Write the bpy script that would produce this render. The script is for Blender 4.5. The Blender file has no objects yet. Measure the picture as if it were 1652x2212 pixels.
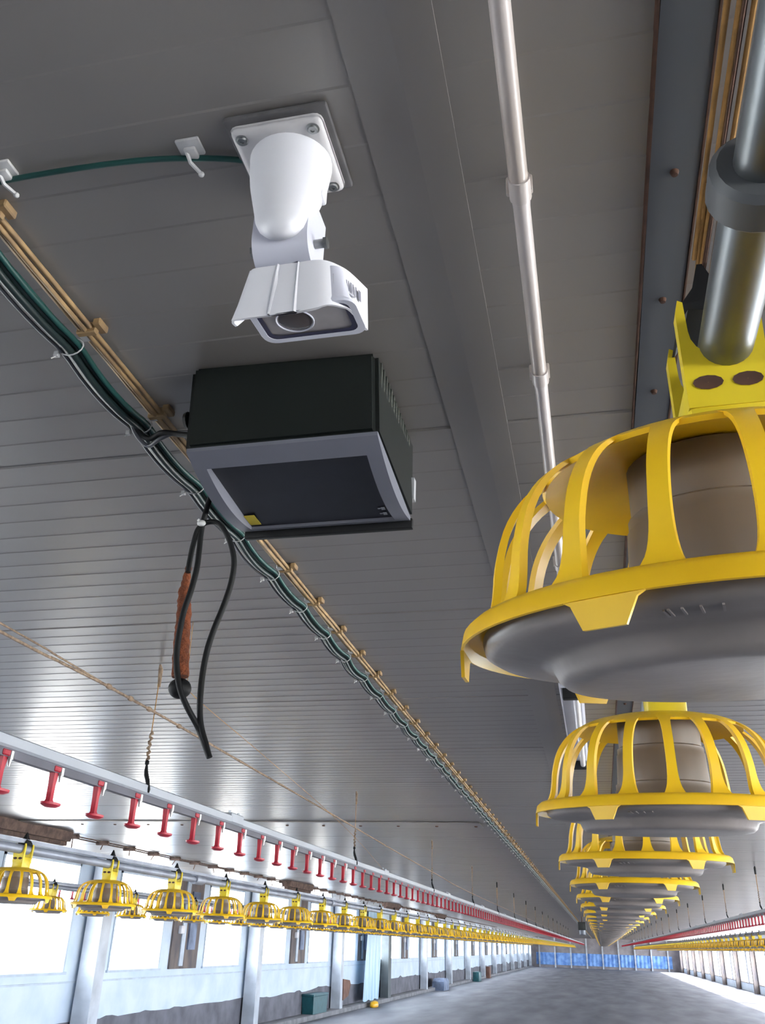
import bpy, bmesh, math, random
from mathutils import Vector, Matrix, noise
random.seed(7)
S = bpy.context.scene
COL = S.collection
E = 1.57            # eye (lens) height above the floor; shapes below are laid out relative to the eye and lifted by E
PI = math.pi

# ------------------------------------------------------------------ camera, sky, sun, exposure
cam_d = bpy.data.cameras.new('camera')
cam = bpy.data.objects.new('camera', cam_d)
COL.objects.link(cam)
cam_d.sensor_fit = 'VERTICAL'
cam_d.sensor_height = 24.0
cam_d.lens = 24.0 * 1877.0 / 2212.0
cam_d.clip_start = 0.02
cam_d.clip_end = 600
dY = Vector((474.0, 946.0, 1877.0)).normalized()          # house axis in camera axes (x right, y down, z ahead)
up_c = -(dY.cross(Vector((1.0, 0.035, 0.0)))).normalized()
rt_c = dY.cross(up_c).normalized()
c_r = Vector((rt_c.x, dY.x, up_c.x)); c_d = Vector((rt_c.y, dY.y, up_c.y)); c_f = Vector((rt_c.z, dY.z, up_c.z))
M3 = Matrix((c_r, -c_d, -c_f)).transposed()
cam.matrix_world = Matrix.Translation((0, 0, E)) @ M3.to_4x4()
S.camera = cam

S.view_settings.view_transform = 'Standard'
S.view_settings.look = 'None'
S.view_settings.gamma = 1.0
S.view_settings.use_curve_mapping = False
S.view_settings.exposure = 1.38

w = bpy.data.worlds.new('sky'); S.world = w; w.use_nodes = True
bg = w.node_tree.nodes['Background']
bg.inputs['Color'].default_value = (0.82, 0.905, 1.0, 1)
bg.inputs['Strength'].default_value = 8.5

sun_d = bpy.data.lights.new('sun', 'SUN'); sun = bpy.data.objects.new('sun', sun_d); COL.objects.link(sun)
sun_d.energy = 14.0; sun_d.angle = math.radians(0.6); sun_d.color = (1.0, 0.94, 0.85)
sun.location = (30, 0, 30)
sun.rotation_euler = Vector((1.0, 0.18, 0.92)).to_track_quat('Z', 'Y').to_euler()

def portal(name, loc, rot, sx, sy):
    d = bpy.data.lights.new(name, 'AREA'); d.shape = 'RECTANGLE'; d.size = sx; d.size_y = sy
    d.cycles.is_portal = True
    o = bpy.data.objects.new(name, d); COL.objects.link(o); o.location = loc; o.rotation_euler = rot
portal('daylight_portal', (-6.95, 34, E - .2), (0, -PI/2, 0), 2.4, 118)
portal('daylight_portal', (7.2, 34, E - .2), (0, PI/2, 0), 2.6, 118)
S.cycles.max_bounces = 7
S.cycles.diffuse_bounces = 5
S.cycles.glossy_bounces = 3
S.cycles.sample_clamp_indirect = 6
S.cycles.use_denoising = True

# ------------------------------------------------------------------ materials
def mat(name, col, rough=.6, metal=0.0, var=.0, scale=8.0, col2=None, bump=0.0, bscale=60.0, trans=0.0, stretch=None, spec=.5, thr=(.35, .65)):
    m = bpy.data.materials.new(name); m.use_nodes = True
    nt = m.node_tree; b = nt.nodes['Principled BSDF']
    b.inputs['Roughness'].default_value = rough; b.inputs['Metallic'].default_value = metal
    b.inputs['Specular IOR Level'].default_value = spec
    b.inputs['Transmission Weight'].default_value = trans
    tc = nt.nodes.new('ShaderNodeTexCoord'); mp = nt.nodes.new('ShaderNodeMapping')
    nt.links.new(tc.outputs['Object'], mp.inputs['Vector'])
    if stretch: mp.inputs['Scale'].default_value = stretch
    c1 = (*col, 1)
    if col2 is None:
        k = 1 - var; col2 = tuple(c * k for c in col)
    nz = nt.nodes.new('ShaderNodeTexNoise'); nz.inputs['Scale'].default_value = scale; nz.inputs['Detail'].default_value = 5
    nt.links.new(mp.outputs['Vector'], nz.inputs['Vector'])
    rp = nt.nodes.new('ShaderNodeValToRGB')
    rp.color_ramp.elements[0].position = thr[0]; rp.color_ramp.elements[1].position = thr[1]
    rp.color_ramp.elements[0].color = (*col2, 1); rp.color_ramp.elements[1].color = c1
    nt.links.new(nz.outputs['Fac'], rp.inputs['Fac']); nt.links.new(rp.outputs['Color'], b.inputs['Base Color'])
    if bump:
        n2 = nt.nodes.new('ShaderNodeTexNoise'); n2.inputs['Scale'].default_value = bscale
        nt.links.new(mp.outputs['Vector'], n2.inputs['Vector'])
        bp = nt.nodes.new('ShaderNodeBump'); bp.inputs['Strength'].default_value = bump; bp.inputs['Distance'].default_value = .01
        nt.links.new(n2.outputs['Fac'], bp.inputs['Height']); nt.links.new(bp.outputs['Normal'], b.inputs['Normal'])
    return m

M = {}
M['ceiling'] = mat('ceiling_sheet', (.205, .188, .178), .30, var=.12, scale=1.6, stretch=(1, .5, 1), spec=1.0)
M['floor'] = mat('floor_concrete', (.245, .25, .285), .55, col2=(.105, .108, .135), scale=.9, stretch=(1.6, .35, 1), bump=.15, bscale=30, thr=(.3, .7))
M['wall'] = mat('whitewashed_wall', (.62, .70, .80), .7, col2=(.50, .60, .72), scale=2.5)
M['wall_base'] = mat('dirty_wall_foot', (.17, .17, .20), .85, var=.4, scale=3)
M['beam'] = mat('upper_wall', (.34, .31, .33), .8, var=.3, scale=2)
M['kerb'] = mat('kerb_concrete', (.26, .26, .28), .85, var=.35, scale=4)
M['post'] = mat('post_concrete', (.58, .62, .68), .7, col2=(.42, .45, .50), scale=3)
M['post_dark'] = mat('post_dark', (.12, .14, .15), .7, var=.3, scale=3)
M['frame'] = mat('window_frame', (.52, .60, .70), .6, var=.2, scale=5)
M['wood'] = mat('weathered_board', (.20, .16, .14), .8, col2=(.10, .09, .10), scale=6, stretch=(1, 1, .3))
M['blue_board'] = mat('blue_grey_board', (.22, .28, .42), .7, var=.5, scale=4)
M['blue_sheet'] = mat('blue_curtain', (.10, .24, .62), .5, col2=(.22, .42, .80), scale=2.2, thr=(.4, .62))
M['yellow'] = mat('yellow_plastic', (.90, .56, .014), .36, col2=(.78, .45, .010), scale=9)
M['lemon'] = mat('lemon_plastic', (.72, .56, .02), .4, col2=(.58, .43, .015), scale=9)
M['bowl'] = mat('grey_plastic_bowl', (.27, .235, .222), .42, col2=(.17, .15, .14), scale=7, bump=.05)
M['drum'] = mat('smoky_drum', (.19, .15, .115), .4, col2=(.12, .092, .07), scale=10, stretch=(1, 1, .3))
M['galv'] = mat('galvanised_steel', (.22, .245, .27), .34, metal=.8, col2=(.15, .155, .15), scale=12, stretch=(1, .15, 1), bump=.02)
M['galv_dull'] = mat('galvanised_pipe', (.32, .35, .42), .45, metal=.35, var=.3, scale=8)
M['coupling_dark'] = mat('dark_coupling', (.075, .078, .082), .5, var=.3)
M['black'] = mat('black_plastic', (.007, .0075, .0085), .6, var=.3, spec=.25)
M['case'] = mat('dark_green_black_case', (.006, .009, .008), .42, var=.3, scale=5)
M['case_side'] = mat('case_vent_side', (.05, .055, .045), .6, var=.6, scale=90, stretch=(1, 1, .2))
M['bezel'] = mat('grey_bezel', (.125, .13, .16), .55, var=.08)
M['screen'] = mat('dark_panel', (.014, .015, .022), .35, var=.25, scale=20)
M['sticker'] = mat('yellow_sticker', (.50, .40, .03), .5, var=.2)
M['mark'] = mat('pale_mark', (.35, .36, .38), .5)
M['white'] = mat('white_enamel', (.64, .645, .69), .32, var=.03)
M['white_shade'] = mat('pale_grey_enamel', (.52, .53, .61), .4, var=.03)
M['plate'] = mat('plate_enamel', (.50, .49, .50), .4, var=.08, scale=20)
M['gasket'] = mat('grey_gasket', (.13, .125, .13), .8, var=.3, scale=25)
M['navy'] = mat('navy_seal', (.012, .012, .045), .5)
M['window_grey'] = mat('camera_window', (.30, .28, .29), .25, var=.1, scale=30)
M['lens'] = mat('lens_dark', (.055, .045, .045), .12)
M['ink'] = mat('grey_ink', (.16, .16, .20), .6)
M['screw'] = mat('screw_metal', (.30, .31, .31), .35, metal=.9)
M['pvc'] = mat('cream_conduit', (.47, .43, .42), .3, col2=(.36, .31, .27), scale=6, stretch=(1, .2, 1))
M['rust'] = mat('rust', (.095, .042, .024), .85, var=.5, scale=30)
M['steel'] = mat('blue_grey_steel', (.085, .091, .102), .6, col2=(.06, .065, .075), scale=5, stretch=(1, .3, 1))
M['tan'] = mat('tan_cable', (.34, .22, .10), .7, col2=(.20, .13, .07), scale=20)
M['rope'] = mat('tan_rope', (.30, .22, .15), .9, col2=(.16, .11, .08), scale=60)
M['orange_rope'] = mat('orange_cord', (.42, .22, .06), .8, var=.4, scale=30)
M['cable_dark'] = mat('dark_green_cable', (.010, .022, .022), .4, var=.3)
M['cable_green'] = mat('green_cable', (.010, .065, .058), .45, var=.3)
M['cable_grey'] = mat('grey_cable', (.10, .105, .115), .45, var=.2)
M['tie'] = mat('white_nylon', (.55, .55, .55), .5, var=.2, scale=40)
M['probe'] = mat('orange_brown_sleeve', (.24, .065, .022), .95, col2=(.12, .035, .015), scale=70, bump=.6, bscale=260)
M['alu'] = mat('aluminium_rail', (.46, .49, .54), .5, metal=.3, var=.1, scale=3)
M['water_pipe'] = mat('grey_water_pipe', (.13, .13, .16), .5, var=.2)
M['red'] = mat('red_plastic', (.50, .018, .040), .38, col2=(.36, .012, .03), scale=12)
M['nipple'] = mat('steel_nipple', (.5, .5, .5), .35, metal=.7)
M['dusty'] = mat('brown_dust', (.16, .105, .085), .95, col2=(.08, .055, .05), scale=18, bump=.3)
M['lamp'] = mat('lamp_housing', (.42, .43, .50), .35, var=.1)
M['lamp_tube'] = mat('lamp_tube', (.80, .80, .82), .12)
M['teal'] = mat('teal_plastic', (.012, .10, .12), .5, var=.3)
M['brown'] = mat('brown_card', (.20, .10, .07), .8, var=.3)
M['vivid'] = mat('vivid_yellow', (.95, .50, .01), .4, var=.2)
M['sheet'] = mat('pale_blue_plastic', (.40, .58, .72), .35, col2=(.28, .45, .60), scale=3, stretch=(1, 6, .3))
M['ground'] = mat('sunlit_ground', (.80, .76, .70), .9, var=.1, scale=.5)
M['heater'] = mat('dark_heater', (.03, .035, .035), .6)

# ------------------------------------------------------------------ mesh helpers (coordinates relative to the eye)
def V(*a): return Vector(a)
class MB:
    def __init__(s): s.bm = bmesh.new()
    def quad(s, pts):
        s.bm.faces.new([s.bm.verts.new(p) for p in pts]); return s
    def box(s, a, b, bev=0.0, seg=2):
        r = bmesh.ops.create_cube(s.bm, size=1.0)
        vs = r['verts']; a = Vector(a); b = Vector(b); c = (a + b) / 2; d = b - a
        for v in vs: v.co = Vector((v.co.x * d.x + c.x, v.co.y * d.y + c.y, v.co.z * d.z + c.z))
        if bev:
            es = list({e for v in vs for e in v.link_edges})
            bmesh.ops.bevel(s.bm, geom=es, offset=bev, segments=seg, affect='EDGES', profile=.5)
        return s
    def loft(s, rings, cap=True, closed=True):
        R = [[s.bm.verts.new(p) for p in r] for r in rings]
        n = len(R[0])
        for a, b in zip(R, R[1:]):
            for i in range(n if closed else n - 1):
                j = (i + 1) % n
                s.bm.faces.new((a[i], a[j], b[j], b[i]))
        if cap and closed:
            s.bm.faces.new(R[0][::-1]); s.bm.faces.new(R[-1])
        return s
    def tube(s, pts, r, n=8, cap=True):
        pts = [Vector(p) for p in pts]; rings = []
        rad = r if isinstance(r, (list, tuple)) else [r] * len(pts)
        t0 = (pts[1] - pts[0]).normalized()
        u = t0.orthogonal().normalized()
        for i, p in enumerate(pts):
            t = (pts[min(i + 1, len(pts) - 1)] - pts[max(i - 1, 0)]).normalized()
            u = (u - t * u.dot(t)).normalized(); v = t.cross(u)
            rings.append([p + (u * math.cos(2 * PI * k / n) + v * math.sin(2 * PI * k / n)) * rad[i] for k in range(n)])
        return s.loft(rings, cap)
    def lathe(s, prof, n=32, c=(0, 0, 0), a0=0, a1=2 * PI):
        c = Vector(c); full = abs(a1 - a0 - 2 * PI) < 1e-6
        k = n if full else n + 1
        rings = [[c + V(r * math.cos(a0 + (a1 - a0) * i / n), r * math.sin(a0 + (a1 - a0) * i / n), z) for i in range(k)] for r, z in prof]
        return s.loft(rings, cap=False, closed=full)
    def prism(s, poly, axis, lo, hi):
        def P(u, v, t): return {'x': V(t, u, v), 'y': V(u, t, v), 'z': V(u, v, t)}[axis]
        return s.loft([[P(u, v, lo) for u, v in poly], [P(u, v, hi) for u, v in poly]])
    def ball(s, c, r, n=10):
        rr = r if isinstance(r, (tuple, list)) else (r, r, r)
        g = bmesh.ops.create_uvsphere(s.bm, u_segments=n + 4, v_segments=n, radius=1)
        for v in g['verts']: v.co = Vector((v.co.x * rr[0] + c[0], v.co.y * rr[1] + c[1], v.co.z * rr[2] + c[2]))
        return s

def smooth_pts(P, k=6):
    P = [Vector(p) for p in P]; out = []
    for i in range(len(P) - 1):
        p0 = P[max(i - 1, 0)]; p1 = P[i]; p2 = P[i + 1]; p3 = P[min(i + 2, len(P) - 1)]
        for j in range(k):
            t = j / k
            out.append(.5 * ((2 * p1) + (p2 - p0) * t + (2 * p0 - 5 * p1 + 4 * p2 - p3) * t * t + (3 * p1 - p0 - 3 * p2 + p3) * t ** 3))
    out.append(P[-1]); return out
def finish(name, mb, m, smooth=35, centre=None):
    bm = mb.bm if isinstance(mb, MB) else mb
    bmesh.ops.recalc_face_normals(bm, faces=bm.faces)
    me = bpy.data.meshes.new(name)
    xs = [v.co for v in bm.verts]
    if centre is None:
        lo = Vector((min(v.x for v in xs), min(v.y for v in xs), min(v.z for v in xs)))
        hi = Vector((max(v.x for v in xs), max(v.y for v in xs), max(v.z for v in xs)))
        centre = (lo + hi) / 2
    centre = Vector(centre)
    for v in bm.verts: v.co -= centre
    if smooth:
        ang = math.radians(smooth)
        for f in bm.faces: f.smooth = True
        for e in bm.edges:
            if len(e.link_faces) == 2 and e.calc_face_angle(0) > ang: e.smooth = False
    bm.to_mesh(me); bm.free()
    ms = m if isinstance(m, (list, tuple)) else [m]
    for k in ms: me.materials.append(M[k])
    return me, centre

def obj(name, mb, m, parent=None, smooth=35, label=None):
    """one mesh object; the mesh is laid out relative to the eye, its origin goes to its own middle"""
    me, c = finish(name, mb, m, smooth)
    o = bpy.data.objects.new(name, me); COL.objects.link(o)
    if parent is not None:
        o.parent = parent; o.location = c - (parent['base_'] if 'base_' in parent else ORG[parent.name])
        ORG[o.name] = c
    else:
        o.location = c + V(0, 0, E); ORG[o.name] = c
    if label: o['label'] = label
    return o
ORG = {}
def tag(o, label, cat, group=None, kind=None):
    o['label'] = label; o['category'] = cat
    if group: o['group'] = group
    if kind: o['kind'] = kind
    return o
def thing(name, loc, label, cat, group=None):
    o = bpy.data.objects.new(name, None); COL.objects.link(o)
    o.empty_display_size = .05
    o.location = V(*loc) + V(0, 0, E); ORG[o.name] = V(*loc)
    return tag(o, label, cat, group)
def struct(name, mb, m, label=None, smooth=35):
    o = obj(name, mb, m, None, smooth); o['kind'] = 'structure'
    if label: o['label'] = label
    return o
def copy_tree(o, parent=None):
    c = o.copy(); COL.objects.link(c)
    if parent is not None: c.parent = parent
    for ch in KIDS.get(o.name, []): copy_tree(ch, c)
    return c
KIDS = {}
def index_kids(root):
    def rec(o):
        KIDS[o.name] = list(o.children)
        for c in o.children: rec(c)
    rec(root)
ONES = ['', 'first', 'second', 'third', 'fourth', 'fifth', 'sixth', 'seventh', 'eighth', 'ninth', 'tenth', 'eleventh', 'twelfth', 'thirteenth',
        'fourteenth', 'fifteenth', 'sixteenth', 'seventeenth', 'eighteenth', 'nineteenth', 'twentieth']
TENS = {2: 'twenty', 3: 'thirty', 4: 'forty'}
def nth(n):
    if n <= 20: return ONES[n]
    if n % 10 == 0: return {30: 'thirtieth', 40: 'fortieth'}[n]
    return TENS[n // 10] + '-' + ONES[n % 10]

# ------------------------------------------------------------------ the house
Y0, Y1 = -24.0, 91.0
XL, XR = -6.55, 6.85
FL, CE = -1.57, 0.90          # floor and ceiling, relative to the eye

mb = MB(); mb.box((XL - .3, Y0 - .2, FL - .15), (XR + .3, Y1 + .2, FL)); struct('floor', mb, 'floor', 'bare grey concrete floor of the empty shed', 0)
mb = MB(); mb.box((-120, -120, FL - .35), (160, 260, FL - .2)); struct('ground', mb, 'ground', 'bright ground outside the shed', 0)

# ceiling: ribbed sheet; ribs run across the house, one panel every 1.02 m, a shallow folded strip added left of the middle for a darker band
xs = [(XL - .3, 0), (XR + .3, 0)]
prof = []
y = Y0 - .2
seam0 = 1.425
nrib = 0
seams = [seam0 + 1.02 * k for k in range(-27, 90)]
yy = Y0
k = 0
for si, sy in enumerate(seams):
    if sy > Y1: break
    prof += [(sy - .006, 0.0), (sy - .002, .003), (sy + .002, .003), (sy + .005, -.0011), (sy + .045, -.0004)]
    for j in range(1, 12):
        ry = sy + 1.02 * j / 12.0
        prof += [(ry - .0015, 0.0), (ry + .0015, -.0009), (ry + .045, -.0003)]
prof = [p for p in prof if Y0 - .3 < p[0] < Y1 + .3]
mb = MB()
rows = [[V(x, py, CE + pz + dz) for x, dz in xs] for py, pz in prof]
mb.loft(rows, cap=False, closed=False)
o = struct('ceiling', mb, 'ceiling', 'ribbed off-white metal sheet ceiling', 9)
mb = MB(); mb.loft([[V(x, y, CE + z) for x, z in ((-.216, .004), (-.215, -.0022), (-.155, -.0045), (-.106, -.0022), (-.105, .004))] for y in (Y0, Y1)], cap=False, closed=False)  # added strip; its faces are tilted from the light to make a dark band
struct('trim_5', mb, 'ceiling', 'shallow folded strip added along the ceiling beside the conduit for its darker band', 0)
mb = MB(); mb.box((XL - .3, Y0 - .2, CE + .03), (XR + .3, Y1 + .2, CE + .10)); struct('roof', mb, 'beam', 'roof deck over the ceiling sheets', 0)

# side walls: foot, parapet, piers, head; openings stay open
def side_wall(name, x, d, sill, head, openings, mats):
    w0, w1 = (x - .2, x) if d < 0 else (x, x + .2)
    mb = MB()
    mb.box((w0, Y0, FL), (w1, Y1, sill)); mb.box((w0, Y0, head), (w1, Y1, CE + .03))
    y = Y0
    for a, b in openings:
        mb.box((w0, y, sill), (w1, a, head)); y = b
    mb.box((w0, y, sill), (w1, Y1, head))
    return struct(name, mb, mats, None, 0)

PL = [11.72 + 5.97 * k for k in range(-5, 14)]     # bays; the columns stand just short of these marks
openL = []
for p in PL:
    openL += [(p + .42, p + 1.98), (p + 3.62, p + 5.30)]
openL = [(a, b) for a, b in openL if a > -10 and b < Y1 - .5]
SILL_L, HEAD_L = -.455, .80
side_wall('wall_left', XL, -1, SILL_L, HEAD_L, openL, 'wall')
n_win = 0
for a, b in openL:
    n_win += 1
    mb = MB()
    f = .035
    mb.box((XL - .06, a, SILL_L), (XL + .012, a + f, HEAD_L)); mb.box((XL - .06, b - f, SILL_L), (XL + .012, b, HEAD_L))
    mb.box((XL - .06, a, HEAD_L - f), (XL + .012, b, HEAD_L)); mb.box((XL - .06, a - .03, SILL_L - .03), (XL + .03, b + .03, SILL_L))
    struct('window_%d' % n_win, mb, 'frame', None, 0)
mb = MB(); mb.box((XL, Y0, -.585), (XL + .02, Y1, -.565)); struct('trim_1', mb, 'frame', 'thin ledge along the left wall under the windows', 0)
# dark foot of the left wall with the whitewash ending in a ragged edge
bmf = MB(); N = 700
top = []; 
for i in range(N + 1):
    yv = Y0 + (Y1 - Y0) * i / N
    z = -1.02 + .09 * noise.noise(V(yv * .55, 3, 0)) + .10 * max(0, noise.noise(V(yv * 1.9, 9, 0)) - .1)
    top.append((yv, z))
bmf.loft([[V(XL + .012, a, FL) for a, z in top], [V(XL + .012, a, z) for a, z in top], [V(XL - .01, a, z) for a, z in top]], cap=False, closed=False)
struct('baseboard_left', bmf, 'wall_base', 'dark dirty strip along the foot of the left wall', 0)
mb = MB(); mb.box((XL, Y0, FL), (-6.24, Y1, FL + .10), .012); struct('trim_2', mb, 'kerb', 'low concrete kerb along the left wall')

PR = [5.9 + 5.97 * k for k in range(-4, 15)]
openR = []
for p in PR:
    openR += [(p + .18, p + 2.72), (p + 3.1, p + 5.79)]
openR = [(a, b) for a, b in openR if a > -10 and b < Y1 - .5]
SILL_R, HEAD_R = -1.20, .55
side_wall('wall_right', XR, 1, SILL_R, HEAD_R, openR, 'wall')
for a, b in openR:
    n_win += 1
    mb = MB(); f = .03
    mb.box((XR - .012, a, SILL_R), (XR + .06, a + f, HEAD_R)); mb.box((XR - .012, b - f, SILL_R), (XR + .06, b, HEAD_R))
    mb.box((XR - .012, a, HEAD_R - f), (XR + .06, b, HEAD_R)); mb.box((XR - .03, a - .02, SILL_R - .03), (XR + .06, b + .02, SILL_R))
    struct('window_%d' % n_win, mb, 'wood', None, 0)

# end walls
mb = MB(); mb.box((XL - .2, Y0 - .2, FL), (XR + .2, Y0, CE + .03)); struct('wall_near', mb, 'wall', None, 0)
mb = MB(); mb.box((XL - .2, Y1, FL), (XR + .2, Y1 + .2, CE + .03)); struct('wall_far', mb, 'beam', None, 0)
cur = thing('end_curtain', (-1, Y1 - .06, FL), 'blue sheet curtain stretched across the far end wall', 'curtain')
mb = MB(); rows = []
for z in (-1.35, -.35):
    rows.append([V(XL + .6 + 12.0 * i / 240, Y1 - .06 + .03 * math.sin(i * .9), z) for i in range(241)])
mb.loft(rows, cap=False, closed=False); obj('curtain_sheet', mb, 'blue_sheet', cur)
for i in range(9):
    x = XL + .9 + i * 1.42
    mb = MB(); mb.box((x - .06, Y1 - .20, FL), (x + .06, Y1 - .11, CE)); obj('curtain_post', mb, 'post', cur, 0)

# posts
for i, p in enumerate(PL):
    if p < Y0 or p > Y1 - 1: continue
    dark = (i == 8)
    mb = MB(); wd = .12 if not dark else .20
    pc_ = p - (.28 if not dark else .75)
    mb.loft([[V(XL + .05 + a * 1.0, pc_ - wd + b, z) for a, b in ((0, .0), (.24 - .02 * (z > 0), .0), (.24 - .02 * (z > 0), 2 * wd), (0, 2 * wd))] for z in (FL, CE)])
    o = struct('column', mb, 'post_dark' if dark else 'post', 'dark column on the left beside the hanging pale sheet' if dark else None, 20)
for i, p in enumerate(PR):
    if p < Y0 or p > Y1 - 1: continue
    mb = MB(); mb.box((XR - .22, p - .12, FL), (XR - .02, p + .12, CE)); struct('column', mb, 'wood', None, 0)

# boarded bays between paired windows
nb = 0
for i, p in enumerate(PL):
    a = p + 2.30; b = p + 3.32
    if a < 11 or b > 88 : continue
    nb += 1
    t = thing('boarded_bay', (XL + .02, (a + b) / 2, SILL_L), '%s dark boarded bay from the left between two bright windows' % nth(nb), 'wall board', 'boarded bays of the left wall')
    mb = MB(); mb.box((XL, a, SILL_L - .02), (XL + .03, b, HEAD_L)); obj('backing_board', mb, 'wood', t, 0)
    mb = MB(); mb.box((XL + .03, a + .30, SILL_L + .02), (XL + .05, a + .44, HEAD_L)); obj('pale_lath', mb, 'frame', t, 0)
    mb = MB(); mb.box((XL + .03, a + .55, SILL_L + .25), (XL + .06, a + .82, HEAD_L - .15)); obj('blue_board', mb, 'blue_board', t, 0)
    mb = MB(); mb.box((XL + .03, a + .16, .02), (XL + .09, a + .30, .14), .01); obj('switch_box', mb, 'white', t)

# flat steel strip at the ridge, cross strip
mb = MB()
edge = []
n = 380
L_, R_ = [], []
for i in range(n + 1):
    yv = Y0 + (Y1 - Y0) * (i / n) ** 2.2
    L_.append(.130 + .0025 * noise.noise(V(yv * 6, 1, 0))); R_.append((yv, .189 + .0025 * noise.noise(V(yv * 6, 5, 0))))
mb.loft([[V(l, yv, CE - .006), V(r, yv, CE - .006), V(r, yv, CE + .002), V(l, yv, CE + .002)] for l, (yv, r) in zip(L_, R_)])
steel = struct('trim_3', mb, 'steel', 'flat blue-grey steel strip with rusty edges running along the ceiling', 20)
for sx, off in ((.1275, 1), (.1915, 2)):
    mb = MB()
    mb.loft([[V(sx - .0012 + .0022 * noise.noise(V(yv * 9, off, 2)), yv, CE - .0072), V(sx + .0018 + .003 * noise.noise(V(yv * 8, off, 7)), yv, CE - .0072), V(sx + .003, yv, CE + .001), V(sx - .003, yv, CE + .001)] for yv, r in R_])
    o = obj('rusty_edge', mb, 'rust', steel, 20)
for kk in range(24):
    mb = MB(); mb.lathe([(0.0001, CE - .012), (.004, CE - .0115), (.006, CE - .006)], 10, (.16, .859 + .25 * kk - .25, 0)); obj('bolt', mb, 'rust', steel)
mb = MB(); mb.box((XL, 7.42, CE - .012), (-.9, 7.74, CE - .003)); cross = struct('trim_4', mb, 'ceiling', 'flat joint strip across the ceiling left of the cable run', 0)
for kk in range(12):
    x = -.95 - .33 * kk
    mb = MB(); mb.lathe([(0.0001, CE - .02), (.012, CE - .018), (.014, CE - .012)], 10, (x, 7.62, 0)); obj('bolt', mb, 'rust', cross)

# ------------------------------------------------------------------ security camera
sc = thing('security_camera', (-.315, .736, CE), 'white security camera on a swan-neck bracket screwed to the ceiling', 'camera')
mb = MB(); mb.box((-.381, .671, .889), (-.249, .802, .899), .004); obj('gasket', mb, 'gasket', sc, label='dark grey sealing gasket')
mb = MB()
mb.box((-.374, .676, .874), (-.256, .795, .890), .010, 3)
plate = obj('mounting_plate', mb, 'plate', sc)
for sx, sy in ((-.360, .690), (-.270, .690), (-.270, .781), (-.360, .781)):
    mb = MB(); mb.lathe([(.0001, .8725), (.0022, .8725), (.0026, .871), (.0055, .871), (.0062, .8735), (.0085, .8742)], 16, (sx, sy, 0)); obj('screw', mb, 'screw', plate)
# bracket arm: round base narrowing downward
mb = MB(); rings = []
arm = [(-.313, .738, .878, .052, .050), (-.312, .737, .868, .0515, .050), (-.312, .736, .850, .050, .048), (-.311, .733, .825, .047, .044), (-.3095, .728, .800, .042, .038),
       (-.308, .721, .775, .0365, .031), (-.3065, .715, .755, .0325, .026), (-.305, .710, .740, .027, .020), (-.304, .707, .730, .019, .013), (-.304, .705, .7245, .010, .006), (-.304, .7045, .723, .003, .002)]
for x, y, z, a, b in arm:
    rings.append([V(x + a * math.cos(t * 2 * PI / 36), y + b * math.sin(t * 2 * PI / 36), z) for t in range(36)])
mb.loft(rings); obj('bracket_arm', mb, 'white', sc, 60)
mb = MB(); mb.box((-.2725, .728, .806), (-.2645, .748, .832), .003); obj('arm_rib', mb, 'white', sc)
mb = MB()
pv = [(.745 + .032 * math.cos(a), .738 + .032 * math.sin(a)) for a in [PI + PI * i / 14 for i in range(15)]] + [(.777, .80), (.713, .80)]
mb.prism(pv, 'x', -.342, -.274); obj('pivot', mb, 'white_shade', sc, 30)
for x0, x1 in ((-.351, -.342), (-.274, -.260)):
    mb = MB(); mb.tube([(x0, .742, .740), (x1, .742, .740)], .0055, 12); xx = x1 if x1 > -.27 else x0
    mb.tube([(xx - .002, .742, .740), (xx + .002, .742, .740)], .0078, 6); obj('pivot_bolt', mb, 'screw', sc)
O_ = V(-.294, .715, .657); m_ = V(0, .995, .10).normalized(); d_ = V(0, .10, -.995).normalized()
def L(a, b, c): return O_ + V(a, 0, 0) + m_ * b + d_ * c
def lerp(a, b, t): return a + (b - a) * t
# sunshield: a folded sheet, wider to the front
back = [(-.047, .06), (-.047, .010), (-.044, .003), (-.036, .0), (-.012, .0), (-.010, .0005), (-.008, .0), (.012, .0), (.014, .0005), (.016, .0), (.034, .0), (.046, .004), (.056, .014), (.066, .030), (.078, .066)]
front = [(-.063, .014), (-.0645, .008), (-.063, .003), (-.058, .0), (-.020, .0), (-.018, .0005), (-.016, .0), (.010, .0), (.012, .0005), (.014, .0), (.036, -.001), (.050, .003), (.062, .016), (.070, .030), (.078, .072)]
mb = MB(); rows = []
cut = [0, 0, 0, 0, 0, 0, 0, 0, 0, 0, .0015, .0065, .0105, .0125, .0130]
HB = smooth_pts([(a, b, 0) for a, b in back], 4); HF = smooth_pts([(a, b, c) for (a, b), c in zip(front, cut)], 4)
for t in (0, .06, .3, .6, .85, .94, 1):
    cc = lerp(-.030, .036, t)
    pf = [V(lerp(p.x, q.x, t), lerp(p.y, q.y, t), cc - q.z * t) for p, q in zip(HB, HF)]
    inner = []
    for n_, p in enumerate(pf):
        tg = pf[min(n_ + 2, len(pf) - 1)] - pf[max(n_ - 2, 0)]; nn = V(-tg.y, tg.x, 0).normalized()
        inner.append(V(p.x + nn.x * .003, max(p.y, 0) + nn.y * .003, p.z))
    rows.append([L(*p) for p in pf] + [L(*p) for p in inner[::-1]])
mb.loft(rows)
hood = obj('sunshield', mb, 'white', sc, 50)
def side(u, cc):
    t = (cc + .030) / .066; n0 = 44
    f = n0 + u * (len(HB) - 1 - n0); i0 = min(int(f), len(HB) - 2); g = f - i0
    a = lerp(lerp(HB[i0].x, HF[i0].x, t), lerp(HB[i0 + 1].x, HF[i0 + 1].x, t), g); b = lerp(lerp(HB[i0].y, HF[i0].y, t), lerp(HB[i0 + 1].y, HF[i0 + 1].y, t), g)
    return L(a, b, cc) + V(.0022, -.0010, 0)
mb = MB()
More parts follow.
